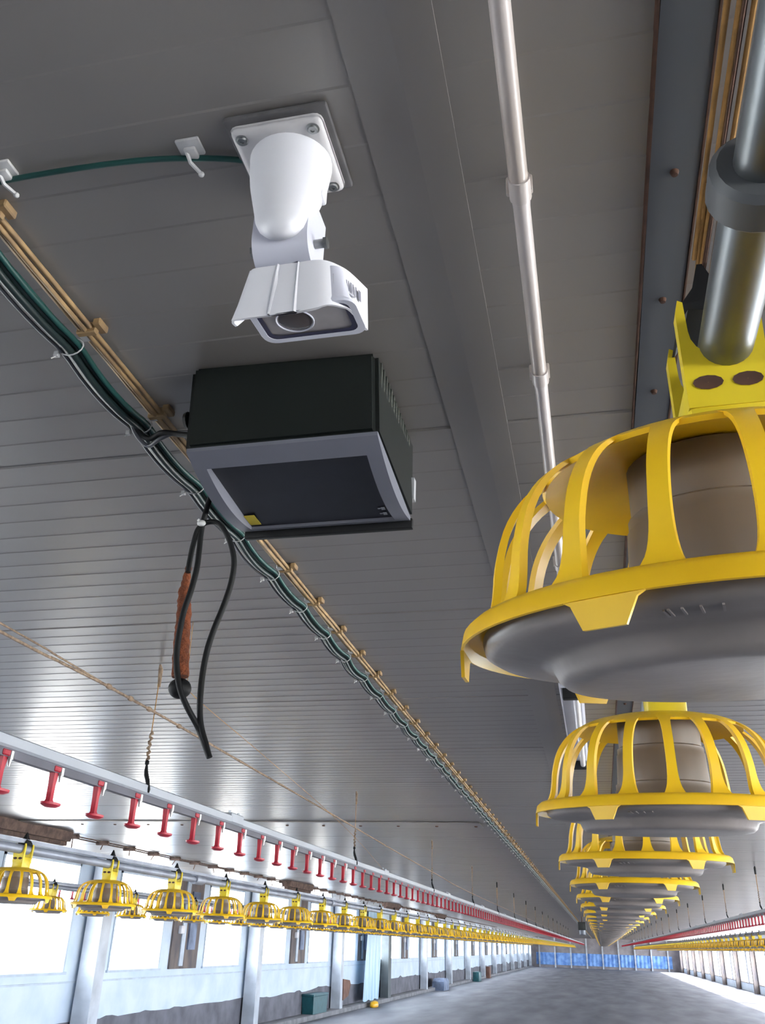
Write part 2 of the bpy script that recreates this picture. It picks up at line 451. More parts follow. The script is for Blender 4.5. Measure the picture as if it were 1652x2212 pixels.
for k in range(13):
    u0 = .12 + .055 * k; wd = .026 if k % 3 else .042
    mb.quad([side(u0, -.013), side(u0 + wd, -.013), side(u0 + wd, .001), side(u0, .001)])
mb.quad([side(.28, .0035), side(.50, .0035), side(.50, .0052), side(.28, .0052)]); mb.quad([side(.50, .0035), side(.70, .0035), side(.70, .0052), side(.50, .0052)])
obj('barcode_label', mb, 'ink', hood, 0, 'small grey printed barcode')
# housing under the shield
def rrect(a0, a1, b0, b1, r, c, n=5):
    pts = []
    for (ca, cb, s) in ((a1 - r, b1 - r, 0), (a0 + r, b1 - r, 1), (a0 + r, b0 + r, 2), (a1 - r, b0 + r, 3)):
        for i in range(n + 1):
            an = s * PI / 2 + PI / 2 * i / n
            pts.append(L(ca + r * math.cos(an), cb + r * math.sin(an), c))
    return pts
mb = MB(); mb.loft([rrect(-.044, .062, .006, .066, .012, -.024), rrect(-.046, .070, .006, .074, .014, .016), rrect(-.050, .079, .005, .078, .016, .021), rrect(-.048, .077, .006, .0765, .015, .0235),
          rrect(-.041, .069, .011, .069, .011, .0235), rrect(-.041, .069, .011, .069, .011, .0185)])
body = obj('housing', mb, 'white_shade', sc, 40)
mb = MB(); mb.loft([rrect(-.041, .069, .011, .069, .011, .0230), rrect(-.035, .063, .015, .0625, .009, .0230)], cap=False); obj('window_seal', mb, 'navy', body, 20, 'navy rubber seal')
mb = MB(); mb.loft([rrect(-.041, .069, .011, .069, .011, .0210), rrect(-.041, .069, .011, .069, .011, .0217)]); win = obj('front_window', mb, 'window_grey', body, 20, 'pale grey front window')
mb = MB(); q = []
for c, r in ((.0212, .0225), (.0228, .0225), (.0232, .0219), (.0228, .0212), (.0212, .0210)):
    q.append([L(.000 + r * math.cos(t * PI / 16), .037 + r * math.sin(t * PI / 16), c) for t in range(32)])
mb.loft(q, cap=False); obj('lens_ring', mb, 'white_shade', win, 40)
mb = MB(); q = []
for c, r in ((.0210, .0210), (.0220, .0190), (.0228, .013), (.0232, .006), (.0234, .0005)):
    q.append([L(.000 + r * math.cos(t * PI / 16), .037 + r * math.sin(t * PI / 16), c) for t in range(32)])
mb.loft(q); obj('lens_glass', mb, 'lens', win, 60, 'dark glass lens')

# ------------------------------------------------------------------ black box under the ceiling
bx = thing('equipment_box', (-.457, 1.3, CE), 'black ceiling-hung equipment box with a grey-framed dark panel underneath', 'equipment box')
def zb(y): return .728 - (y - 1.15) * .075      # lower edge of the case
mb = MB()
mb.loft([[V(-.626, 1.15, zb(1.15)), V(-.290, 1.15, zb(1.15)), V(-.288, 1.435, zb(1.435)), V(-.622, 1.435, zb(1.435))],
         [V(-.634, 1.148, .899), V(-.300, 1.160, .899), V(-.298, 1.48, .899), V(-.63, 1.48, .899)]])
bmesh.ops.bevel(mb.bm, geom=list(mb.bm.edges), offset=.010, segments=3, affect='EDGES')
case = obj('case', mb, 'case', bx, 40)
mb = MB()
for k in range(13):
    y = 1.185 + .02 * k
    mb.box((-.3005, y, .83), (-.2965, y + .008, .89), .001)
obj('vent_ribs', mb, 'case_side', bx, 0, 'ribbed vent side of the box')
mb = MB(); mb.box((-.2945, 1.435, .755), (-.287, 1.452, .80)); obj('side_label', mb, 'mark', bx, 0, 'small pale side label')
mb = MB()
mb.lathe([(.0001, .012), (.014, .010), (.016, 0)], 14); 
for v in mb.bm.verts: v.co = V(-.634 - v.co.z * .6, 1.17 + v.co.x, .80 + v.co.y)
obj('side_knob', mb, 'black', bx)
def zarc(y):
    t = (y - 1.155) / (1.43 - 1.155); return zb(y) - .024 * (1 - (2 * t - 1) ** 2) - .001
ys = [1.155 + (1.43 - 1.155) * i / 24 for i in range(25)]
mb = MB()
def bar(x0, x1):
    mb.loft([[V(x0, y, zb(y) + .006), V(x0, y, zarc(y)), V(x1, y, zarc(y)), V(x1, y, zb(y) + .006)] for y in ys])
bar(-.622, -.599); bar(-.318, -.292)
for ya, yb in ((1.155, 1.192), (1.412, 1.43)):
    sub = [ya + (yb - ya) * i / 6 for i in range(7)]
    mb.loft([[V(-.599, y, zb(y) + .006), V(-.599, y, zarc(y)), V(-.318, y, zarc(y)), V(-.318, y, zb(y) + .006)] for y in sub])
bez = obj('bezel', mb, 'bezel', bx, 25, 'grey frame with bowed edges')
mb = MB(); mb.loft([[V(-.600, y, zb(y) + .004), V(-.600, y, zb(y) - .001), V(-.317, y, zb(y) - .001), V(-.317, y, zb(y) + .004)] for y in (1.18, 1.42)])
pan = obj('dark_panel', mb, 'screen', bx, 0, 'flat dark panel')
mb = MB(); mb.box((-.598, 1.365, zb(1.385) - .003), (-.577, 1.405, zb(1.385) - .0025)); obj('sticker', mb, 'sticker', pan, 0, 'small yellow sticker')
for k in range(2):
    mb = MB(); yb = 1.372 + .018 * k
    mb.box((-.336, yb, zb(yb) - .0035), (-.329, yb + .010, zb(yb) - .003)); mb.box((-.342, yb + .002, zb(yb) - .0035), (-.337, yb + .006, zb(yb) - .003)); obj('printed_mark', mb, 'mark', pan, 0)
mb = MB(); mb.box((-.620, 1.429, .692), (-.288, 1.444, .712), .003); obj('front_lip', mb, 'black', bx)

# ------------------------------------------------------------------ cable run on the ceiling
ties_y = [.77 + .25 * k for k in range(-12, 365)]
cb = thing('cable_bundle', (-.785, 1.0, CE - .02), 'dark green and black cable bundle cable-tied along the ceiling', 'cable')
strands = [(-.010, .000, .0070, 'cable_dark', 0), (.004, .004, .0075, 'cable_dark', 1), (.000, -.011, .0065, 'cable_dark', 2), (.012, .001, .0050, 'cable_green', 3), (-.016, -.010, .0030, 'cable_grey', 4)]
for dx, dz, r, mm, kk in strands:
    pts = []
    for i, yt in enumerate(ties_y[:-1]):
        if yt > 90: break
        far = yt > 14
        for f in ((0, .25, .5, .75) if not far else (0, .5)):
            y = yt + .25 * f
            sag = math.sin(PI * f)
            s = .008 + .006 * noise.noise(V(yt * 3.1, 0, 0)) + .0025 * noise.noise(V(yt * 3.1, kk, 0))
            ex = -.002 + .004 * noise.noise(V(yt * 2, 0, 4)) + .002 * noise.noise(V(yt * 2, kk * 3, 4))
            if 1.26 < yt + .01 < 1.28: s = .030 if kk in (2, 4, 0) else .012; ex = -.012 if kk in (0, 4) else ex
            pts.append(V(-.785 + dx + ex * sag, y, CE - .032 + dz - s * sag))
    mb = MB(); mb.tube(smooth_pts(pts[:120], 3) + pts[121:], r, 8)
    obj('cable', mb, mm, cb, 60)
mbs = MB()
for i, yt in enumerate(ties_y):
    if yt < .3 or yt > 90: continue
    x = -.785
    mb = MB() if i < 100 else mbs
    ring = [V(x + .021 * math.cos(a), yt, CE - .034 + .016 * math.sin(a)) for a in [2 * PI * j / 14 for j in range(15)]]
    mb.tube(ring, .0013, 5)
    mb.box((x - .030, yt - .004, CE - .050), (x - .021, yt + .004, CE - .040), .001, 1)
    mb.tube([(x - .025, yt, CE - .048), (x - .029 - .004 * random.random(), yt - .004, CE - .055)], .0012, 4)
    mb.box((x + .012, yt - .008, CE - .020), (x + .034, yt + .010, CE - .001), .003, 1)
    if i < 100: obj('cable_tie', mb, 'tie', cb)
o = obj('cable_tie', mbs, 'tie', cb); o['kind'] = 'stuff'
tn = thing('wire_run', (-.757, 1.0, CE - .01), 'tan dusty wires clipped to the ceiling beside the dark cable bundle', 'wire')
for k, (dx, dz) in enumerate(((-.006, 0), (.003, -.004), (.011, .001))):
    pts = []
    y = -3.0
    while y < 90:
        st = .065 if y < 12 else .4
        pts.append(V(-.757 + dx + .0025 * noise.noise(V(y * 5, k, 0)), y, CE - .013 + dz + .0025 * noise.noise(V(y * 4, k, 8)))); y += st
    mb = MB(); mb.tube(pts, .0045, 6); obj('wire', mb, 'tan', tn, 60)
mbs = MB()
for k in range(354):
    yt = .75 + .2575 * k - .515
    mb = MB() if k < 90 else mbs
    mb.box((-.771, yt - .006, CE - .022), (-.735, yt + .006, CE - .001), .002, 1); mb.box((-.738, yt - .014, CE - .014), (-.724, yt + .014, CE - .001), .002, 1)
    if k < 90: obj('clip', mb, 'tan', tn)
o = obj('clip', mbs, 'tan', tn); o['kind'] = 'stuff'
gc = thing('green_cable', (-.55, .706, CE - .005), 'thin green cable running across the ceiling to the security camera', 'cable')
mb = MB(); mb.tube(smooth_pts([(-.372, .735, .892), (-.40, .727, .893), (-.447, .716, .892), (-.511, .708, .893), (-.608, .703, .892), (-.71, .704, .892), (-.76, .712, .890), (-.785, .745, .884), (-.778, .80, .872), (-.772, .86, .866), (-.775, .95, .868)], 8), .0038, 8); obj('cable', mb, 'cable_green', gc, 60)
for x, y in ((-.438, .703), (-.697, .688)):
    mb = MB(); mb.box((x - .016, y - .012, .894), (x + .016, y + .014, .8995), .002); mb.box((x - .008, y - .002, .889), (x + .008, y + .016, .895), .002)
    mb.tube([(x - .005, y + .003, .891), (x - .003, y + .013, .883), (x + .004, y + .028, .880)], .0028, 6); mb.ball((x + .005, y + .030, .879), .004, 6)
    obj('cable_mount', mb, 'tie', gc)
for nm, mm, r, P, lab in (('feed_cable', 'black', .0055, [(-.79, 1.22, .862), (-.785, 1.262, .850), (-.765, 1.272, .838), (-.735, 1.262, .842), (-.70, 1.262, .835), (-.655, 1.25, .818), (-.630, 1.24, .80)], 'black cable looping from the bundle into the side of the box'),
                          ('feed_cable', 'cable_grey', .004, [(-.79, 1.24, .856), (-.788, 1.268, .842), (-.772, 1.284, .830), (-.745, 1.27, .832), (-.715, 1.268, .842), (-.67, 1.26, .835), (-.632, 1.25, .822)], 'thin grey cable looping from the bundle into the side of the box')):
    mb = MB(); mb.tube(smooth_pts(P, 8), r, 8); tag(obj(nm, mb, mm, None, 60), lab, 'cable')

# ------------------------------------------------------------------ hanging probe
def P3(x, z, dy=0): return V(x * (1.33 + dy) / 1.33, 1.33 + dy, z * (1.33 + dy) / 1.33)
pb = thing('sensor_probe', P3(-.662, .68), 'orange-brown sleeved sensor probe hanging on a looped black cable', 'sensor')
main = [V(-.628, 1.335, .778), P3(-.650, .742), P3(-.660, .690), P3(-.662, .660), P3(-.661, .625, -.008), P3(-.661, .590, -.018), P3(-.666, .550, -.026), P3(-.674, .512, -.030), P3(-.677, .474, -.032), P3(-.677, .436, -.032), P3(-.671, .400, -.030), P3(-.660, .368, -.026), P3(-.644, .340, -.018), P3(-.620, .306), P3(-.603, .275), P3(-.594, .258), P3(-.597, .264),
        P3(-.604, .281), P3(-.616, .311), P3(-.622, .345), P3(-.624, .393), P3(-.621, .437), P3(-.613, .475), P3(-.601, .515), P3(-.592, .556), P3(-.590, .592), P3(-.596, .621), P3(-.611, .654), P3(-.632, .679), P3(-.655, .681),
        P3(-.669, .668), P3(-.674, .640), P3(-.6765, .610), P3(-.677, .584)]
mb = MB(); mb.tube(smooth_pts(main, 7), .0052, 8); obj('cable', mb, 'black', pb, 60)
SP = [(-.677, .594, .0058), (-.678, .575, .0075), (-.679, .551, .0105), (-.677, .530, .0120), (-.674, .512, .0130), (-.672, .480, .0135), (-.671, .461, .0140), (-.668, .426, .0145), (-.664, .392, .0150)]
pts = [P3(a, b, .012) for a, b, r in SP]
mb = MB(); mb.tube(smooth_pts(pts, 4), [SP[min(i // 4, len(SP) - 1)][2] + .0008 * math.sin(i * 2.3) for i in range(4 * (len(SP) - 1) + 1)], 14); slv = obj('sleeve', mb, 'probe', pb, 60, 'rough orange-brown sleeve')
mb = MB(); mb.ball(P3(-.662, .372, .012), (.0195, .0195, .0175), 14); obj('probe_tip', mb, 'black', pb, 60, 'dark rounded sensor tip')
mb = MB(); mb.ball(P3(-.664, .681, -.006), (.0085, .006, .006), 8); mb.tube([P3(-.664, .681, -.006), P3(-.672, .689, -.010)], .0028, 6); obj('cable_tie', mb, 'tie', pb)

# ------------------------------------------------------------------ conduit, lamps on the ceiling
pc = thing('conduit', (-.035, 1.0, CE - .03), 'cream plastic conduit with socket joints along the ceiling beside the steel strip', 'pipe')
js = [.8346 + .4165 * k for k in range(-9, 6)] + [3.15]
for a, b in zip(js, js[1:]):
    mb = MB(); mb.tube([(-.034, a - .004, CE - .033), (-.034, a + .02, CE - .033), (-.0345, b, CE - .033)], [.0125, .0112, .0122], 16); obj('pipe_length', mb, 'pvc', pc, 60)
    mb = MB(); mb.tube([(-.034, b - .030, CE - .033), (-.034, b + .004, CE - .033)], .0142, 16, True); mb.box((-.052, b - .004, CE - .03), (-.018, b + .004, CE - .001), .002); obj('pipe_clip', mb, 'rust' if False else 'pvc', pc, 40)
def lamp(loc, ln, label, dusty):
    t = thing('ceiling_light', loc, label, 'ceiling light', 'strip lights on the ceiling')
    x, y, z = loc
    q = 1.9 if dusty else 1.0
    mb = MB(); mb.prism([(x - .046 * q, CE - .002), (x + .046 * q, CE - .002), (x + .036 * q, CE - .050 * q), (x - .036 * q, CE - .050 * q)], 'y', y - ln / 2, y + ln / 2); obj('housing', mb, 'dusty' if dusty else 'lamp', t, 20)
    mb = MB(); mb.tube([(x + .018, y - ln / 2 + .04, CE - .018 - .050 * q), (x + .018, y + ln / 2 - .04, CE - .018 - .050 * q)], .0135 * q, 14); obj('tube', mb, 'dusty' if dusty else 'lamp_tube', t, 60)
    for s in (-1, 1):
        mb = MB(); mb.box((x - .03, y + s * (ln / 2 - .02) - .02, CE - .038 - .050 * q), (x + .034, y + s * (ln / 2 - .02) + .02, CE - .050 * q + .002), .004); obj('lamp_holder', mb, 'dusty' if dusty else 'black', t)
lamp((-.045, 3.90, CE), 1.44, 'pale strip light on the ceiling at the end of the cream conduit', False)
for k, (yc, ln, lb) in enumerate(((7.55, 1.65, 'brown dust-coated strip light above the left edge, largest of its row'), (16.1, 1.35, 'brown dusty strip light second in the row over the left wall'), (24.0, 1.6, 'brown dusty strip light third in the row over the left wall'), (31.8, 1.5, 'brown dusty strip light, smallest of the row over the left wall'))):
    lamp((-5.2, yc, CE), ln, lb, True)
lc = thing('lamp_cable', (-5.3, 12, CE - .02), 'dusty knotted cable linking the brown strip lights on the ceiling', 'cable')
for dx in (-.06, .05):
    pts = [V(-5.25 + dx + .02 * noise.noise(V(y * .21, dx * 30, 0)), y * .25, CE - .02 - .012 * noise.noise(V(y * .5, 3, dx))) for y in range(18, 200)]
    mb = MB(); mb.tube(pts, .008, 5); obj('cable', mb, 'dusty', lc, 60)
for k in range(40):
    y = 8.6 + .62 * k
    mb = MB(); mb.box((-5.33, y - .02, CE - .045), (-5.18, y + .02, CE - .002), .008, 1); mb.tube([(-5.25, y, CE - .04), (-5.25 + random.uniform(-.04, .04), y, CE - .04 - random.uniform(.04, .12))], .006, 4); obj('clip', mb, 'dusty', lc)

# ------------------------------------------------------------------ feeder pans
def make_pan(simple=False):
    """built at the middle of its ring: z = 0 is the ring"""
    root = thing('feeder_pan', (0, 0, 0), 'yellow poultry feeder pan', 'feeder')
    n = 72 if not simple else 24
    def put(name, mb, m, lab=None, par=None, sm=40): return obj(name, mb, m, par or root, sm, lab)
    # ring with skirt tabs
    ring = MB()
    ring.lathe([(.162, .004), (.168, .0078), (.176, .0072), (.1808, .003), (.1832, -.0072), (.1815, -.0077), (.1775, -.001), (.166, .001), (.162, .004)], n)
    for k in range(6):
        a = math.radians(241 + 60 * k)
        pts = []
        for da, z in ((-.13, -.0075), (-.105, -.010), (-.068, -.024), (.068, -.024), (.105, -.010), (.13, -.0075)): pts.append((a + da, z))
        for r0, r1 in ((.1836, .1812),):
            ring.loft([[V(r0 * math.cos(q), r0 * math.sin(q), z) for q, z in pts], [V(r1 * math.cos(q), r1 * math.sin(q), z) for q, z in pts]])
    # ribs and hood
    prof = [(.168, .004), (.1605, .015), (.1570, .030), (.1545, .050), (.1480, .074), (.1370, .093), (.122, .107), (.101, .1180)]
    wid = [.0150, .0095, .0068, .0060, .0060, .0062, .0075, .0125]
    nr = 18
    if not simple:
        q = smooth_pts([(a, b, c) for (a, b), c in zip(prof, wid)], 3); prof = [(v.x, v.y) for v in q]; wid = [v.z for v in q]
    if simple: prof = prof[::2] + prof[-1:]; wid = wid[::2] + wid[-1:]
    rib_list = []
    for k in range(nr):
        a = 2 * PI * k / nr + math.radians(270.2)
        er = V(math.cos(a), math.sin(a), 0); et = V(-math.sin(a), math.cos(a), 0)
        sec = []
        for (r, z), wv in zip(prof, wid):
            c = er * r + V(0, 0, z); th = .0028
            sec.append([c - et * wv - er * th, c + et * wv - er * th, c + et * wv + er * th, c - et * wv + er * th])
        if simple: ring.loft(sec)
        else:
            rb = MB(); rb.loft(sec); rib_list.append(rb)
    top = MB() if not simple else ring
    top.lathe([(.1195, .1095), (.110, .1155), (.098, .1205), (.078, .1255), (.062, .1275), (.040, .128), (.040, .124), (.062, .1235), (.078, .1215), (.097, .1165), (.108, .1115), (.1175, .1065), (.1195, .1095)], n)
    R = put('ring', ring, 'yellow')
    if not simple:
        hd = put('hood', top, 'yellow')
        for rb in rib_list: put('rib', rb, 'yellow')
    # saddle neck up to the pipe
    neck = MB()
    neck.box((-.0145, -.041, .122), (.0405, .040, .176), .005)
    for y0, y1 in ((-.042, -.030), (.028, .040)):
        arc = [(.013 + .0215 * math.cos(a), .210 + .0215 * math.sin(a)) for a in [PI + PI * i / 10 for i in range(11)]]
        poly = [(-.0145, .150), (-.0155, .225), (-.0130, .236), (-.0095, .234)] + arc + [(.0355, .234), (.039, .236), (.0415, .225), (.0405, .150)]
        neck.prism(poly, 'y', y0, y1)
    put('saddle', neck, 'lemon', 'lemon yellow saddle that grips the pipe')
    if not simple:
        for sx in (.000, .026):
            hole = MB(); hole.lathe([(.0001, 0), (.0058, 0), (.0068, .0015)], 12)
            for v in hole.bm.verts: v.co = V(v.co.x * 1.5 + sx, -.0425 - v.co.z * .2, .168 + v.co.y * .8)
            put('saddle_hole', hole, 'rust', 'dark hole in the saddle')
    tip = MB(); tip.prism([(-.0115, .228), (-.0095, .228), (-.004, .236), (.013, .2335), (.030, .236), (.0355, .228), (.0375, .228), (.034, .242), (-.008, .242)], 'y', -.028, .028)
    tip.loft([[V(-.008, -.028, .2415), V(.034, -.028, .2415), V(.034, .028, .2415), V(-.008, .028, .2415)], [V(.004, -.012, .264), V(.022, -.012, .264), V(.022, .012, .264), V(.004, .012, .264)], [V(.011, -.003, .290), V(.015, -.003, .290), V(.015, .003, .290), V(.011, .003, .290)]])
    put('cap', tip, 'black', 'black pointed cap above the pipe')
    drum = MB()
    drum.lathe([(.058, .122), (.058, .085), (.0605, .083), (.0605, .076), (.062, .074), (.064, .035), (.0665, .033), (.0665, .026), (.068, .024), (.070, -.02), (.066, -.02), (.054, .122)], 32 if not simple else 16)
    put('drum', drum, 'drum', 'brownish feed drum inside the cage')
    bowl = MB()
    bowl.lathe([(.1665, .004), (.1680, -.002), (.1665, -.009), (.160, -.013), (.145, -.0150), (.130, -.0170), (.121, -.0195), (.1175, -.027), (.113, -.031), (.100, -.0325), (.0005, -.031),
                (.0005, -.024), (.100, -.025), (.113, -.018), (.121, -.0130), (.145, -.008), (.158, -.004), (.163, .004), (.1665, .004)], n)
    B = put('bowl', bowl, 'bowl', 'grey-brown feeding bowl under the ring', sm=50)
    return root, B
panA, bowlA = make_pan(False)
# faint raised strokes moulded into the bowl, as far as the photo shows them
mb = MB()
for a in (-.25, -.235, -.19, -.13, -.06):
    an = math.radians(263) + a; r = .158
    c = V(r * math.cos(an), r * math.sin(an), -.0138); tt = V(-math.sin(an), math.cos(an), 0)
    mb.tube([c, c + V(0, 0, -.0012) - V(math.cos(an), math.sin(an), 0) * .011], .0009, 4)
obj('moulded_mark', mb, 'bowl', bowlA)
index_kids(panA)
panB, _ = make_pan(True); index_kids(panB)

ROWS = {   # x, ring height, first y, how many stand as things
    'centre row': (.103, .175, .602, 24), 'left row': (-2.36, .122, 3.49, 112), 'row beyond the left row': (-4.6, .158, 7.35, 78), 'right row': (2.56, .135, 16.3, 84)}
firstA = [True]; firstB = [True]
def put_pan(x, y, z, near, label, group):
    pr, fl = (panA, firstA) if near else (panB, firstB)
    if fl[0]: c = pr; fl[0] = False
    else: c = copy_tree(pr)
    c.location = (x, y, z + E); c.rotation_euler = (0, 0, 0)
    tag(c, label, 'feeder', group)
    return c
SMALL = bpy.data.meshes
def one_mesh(root, name):
    """a copy of a thing joined into one mesh, for pans too far off to show their parts"""
    bm = bmesh.new(); mats = []
    def rec(o, mtx):
        if o.type == 'MESH':
            k = len(bm.faces); t = bmesh.new(); t.from_mesh(o.data); t.transform(mtx)
            me = bpy.data.meshes.new('tmp'); t.to_mesh(me); t.free(); bm.from_mesh(me); bpy.data.meshes.remove(me)
            mm = o.data.materials[0]
            if mm not in mats: mats.append(mm)
            bm.faces.ensure_lookup_table()
            for f in bm.faces[k:]: f.material_index = mats.index(mm)
        for c in KIDS.get(o.name, []): rec(c, mtx @ Matrix.Translation(c.location))
    rec(root, Matrix.Identity(4))
    me = bpy.data.meshes.new(name); bm.to_mesh(me); bm.free()
    for m in mats: me.materials.append(m)
    return me
far_mesh = one_mesh(panB, 'feeder_pan')
WH = {'centre row': 'the centre row', 'left row': 'the left row', 'row beyond the left row': 'the row behind the left row', 'right row': 'the right row'}
for rn, (x, z, ya, cnt) in ROWS.items():
    for k in range(cnt):
        y = ya + .75 * k
        if y > 89: break
        if rn == 'centre row':
            lab = ['largest yellow feeder pan, cut off by the right edge beside the cream conduit', 'second largest yellow feeder pan, directly under the nearest one', 'third yellow feeder pan down the centre row, below the second', 'fourth yellow feeder pan down the centre row, only its ring showing', 'fifth yellow feeder pan down the centre row'][k] if k < 5 else \
                ('%s yellow feeder pan down the centre row' % nth(k + 1) if k < 9 else 'tiny yellow feeder pan stacked edge on edge far down the centre row')
        elif rn == 'left row':
            lab = '%s yellow feeder pan from the left edge in the left row' % nth(k + 1) if k < 20 else 'tiny yellow feeder pan merging into the far stretch of the left row'
        elif rn == 'right row':
            lab = 'small blurred yellow feeder pan in the row along the right side'
        else:
            lab = '%s yellow feeder pan from the left in the row half hidden behind the left row' % nth(k + 1) if k < 6 else 'yellow feeder pan mostly hidden behind the left row'
        grp = 'feeder pans of ' + WH[rn]
        near = (rn == 'centre row' and k < 6) or (rn == 'left row' and k < 9)
        mid = (rn == 'centre row' and k < 12) or (rn == 'left row' and k < 22) or (rn.startswith('row beyond') and k < 10)
        if near or mid:
            c = put_pan(x, y, z, near, lab, grp)
            if not near: pass
            c.rotation_euler = (0, 0, random.uniform(-.12, .12) if not (rn == 'centre row' and k < 4) else 0)
            if rn == 'centre row' and k == 0: c.location = (.1012, .598, .1935 + E); c.rotation_euler = (.123, -.0106, 0)     # the nearest pan hangs tilted
            if rn == 'centre row' and k in (1, 2): c.location.z += .010 - .003 * k; c.rotation_euler = (.085 - .025 * k, 0, 0)
            if rn != 'centre row': c.scale = (.86, .86, .86)
        else:
            o = bpy.data.objects.new('feeder_pan', far_mesh); COL.objects.link(o); o.location = (x, y, z + E); tag(o, lab, 'feeder', grp); o.scale = (1, 1, 1) if rn == 'centre row' else (.86, .86, .86)
# what follows each row far off, one mass per row
def mass(name, mesh, spots, label, cat):
    bm = bmesh.new()
    for s in spots:
        t = bmesh.new(); t.from_mesh(mesh); t.transform(Matrix.Translation(s)); me = bpy.data.meshes.new('tmp'); t.to_mesh(me); t.free(); bm.from_mesh(me); bpy.data.meshes.remove(me)
    me = bpy.data.meshes.new(name); bm.to_mesh(me); bm.free()
    for m in mesh.materials: me.materials.append(m)
    o = bpy.data.objects.new(name, me); COL.objects.link(o); o.location = (0, 0, E); tag(o, label, cat, None, 'stuff'); return o
mass('feeder_pans', far_mesh, [(.103, .602 + .75 * k, .175) for k in range(24, 60)], 'farthest yellow feeder pans at the end of the centre row', 'feeder')
mass('feeder_pans', far_mesh, [(4.75, 30 + .75 * k, .14) for k in range(0, 76)], 'row of yellow feeder pans along the far right wall', 'feeder')

# feed pipes
def feed_pipe(x, z, ya, yb, label, near=False):
    t = thing('feeder_pipe', (x, ya, z), label, 'pipe', 'feeder pipes')
    if near:
        mb = MB(); mb.tube([(x, ya, z), (x, .395, z)], .0155, 24); obj('pipe_length', mb, 'galv', t, 60)
        mb = MB(); mb.tube([(x, .372, z), (x, .376, z), (x, .396, z), (x, .400, z)], [.024, .0275, .0275, .024], 24); obj('coupling', mb, 'coupling_dark', t, 40)
        mb = MB(); mb.tube([(x, .395, z), (x, .42, z), (x, yb, z)], [.0175, .0185, .0205], 24); obj('pipe_length', mb, 'galv', t, 60)
        a = 3.4
    else:
        mb = MB(); mb.tube([(x, ya, z), (x, yb, z)], .0185, 12); obj('pipe_length', mb, 'galv_dull', t, 60)
        mb = MB(); mb.prism([(x - .012, z + .024), (x + .012, z + .024), (x + .012, z + .040), (x - .012, z + .040)], 'y', ya, yb); obj('guard_rail', mb, 'galv_dull', t, 20)
        a = ya + 1.3
    n = 0
    while a < min(yb, 60) and n < 19:
        mb = MB(); mb.tube([(x, a - .06, z), (x, a + .06, z)], .028, 14); obj('coupling', mb, 'galv_dull', t, 40); a += 3.0; n += 1
feed_pipe(.115, .385, .05, 89, 'galvanised feeder pipe over the centre row, cut by the top right edge', True)
feed_pipe(-2.349, .303, 1.0, 89, 'blue-grey feeder pipe carrying the left row of yellow pans')
feed_pipe(-4.589, .339, 4.0, 89, 'grey feeder pipe of the row behind the left row')
feed_pipe(2.571, .316, 10.0, 89, 'grey feeder pipe carrying the right row of yellow pans')
feed_pipe(4.76, .345, 20.0, 89, 'grey feeder pipe along the far right wall')

# ------------------------------------------------------------------ drinker lines
def cup_mb(d):
    mb = MB()
    # clip across the pipe
    mb.box((-.016, -.020, -.004), (.016, .020, .012), .003, 1)
    for s in (-1, 1):
        mb.tube([(0, s * .012, .006), (.004, s * .024, .022), (.006, s * .028, .034)], [.007, .006, .003], 6)
    mb.loft([[V(-.009, -.010, -.002), V(.009, -.010, -.002), V(.009, .012, -.002), V(-.009, .012, -.002)],
             [V(-.0075, -.008, -.040), V(.0075, -.008, -.040), V(.0075, .007, -.040), V(-.0075, .007, -.040)],
             [V(-.007, -.008, -.080), V(.007, -.008, -.080), V(.007, .008, -.080), V(-.007, .008, -.080)],
             [V(-.010, -.014, -.092), V(.010, -.014, -.092), V(.010, .018, -.092), V(-.010, .018, -.092)]])
    # shallow cup
    rings = []
    for r, z in ((.004, -.101), (.55, -.100), (.95, -.094), (1.0, -.088), (.93, -.088), (.6, -.092), (.01, -.093)):
        rings.append([V(.024 * r * math.cos(t * PI / 9), .010 + .040 * r * math.sin(t * PI / 9), z) for t in range(18)])
    mb.loft(rings)
    return mb
cup_me, cup_c = finish('drip_cup', cup_mb(0), 'red')
def nip():
    mb = MB(); mb.tube([(.012, .016, .010), (.012, .016, -.012)], .009, 8); mb.tube([(.012, .016, -.012), (.012, .016, -.030)], [.006, .003], 8); return mb
nip_me, nip_c = finish('nipple', nip(), 'nipple')
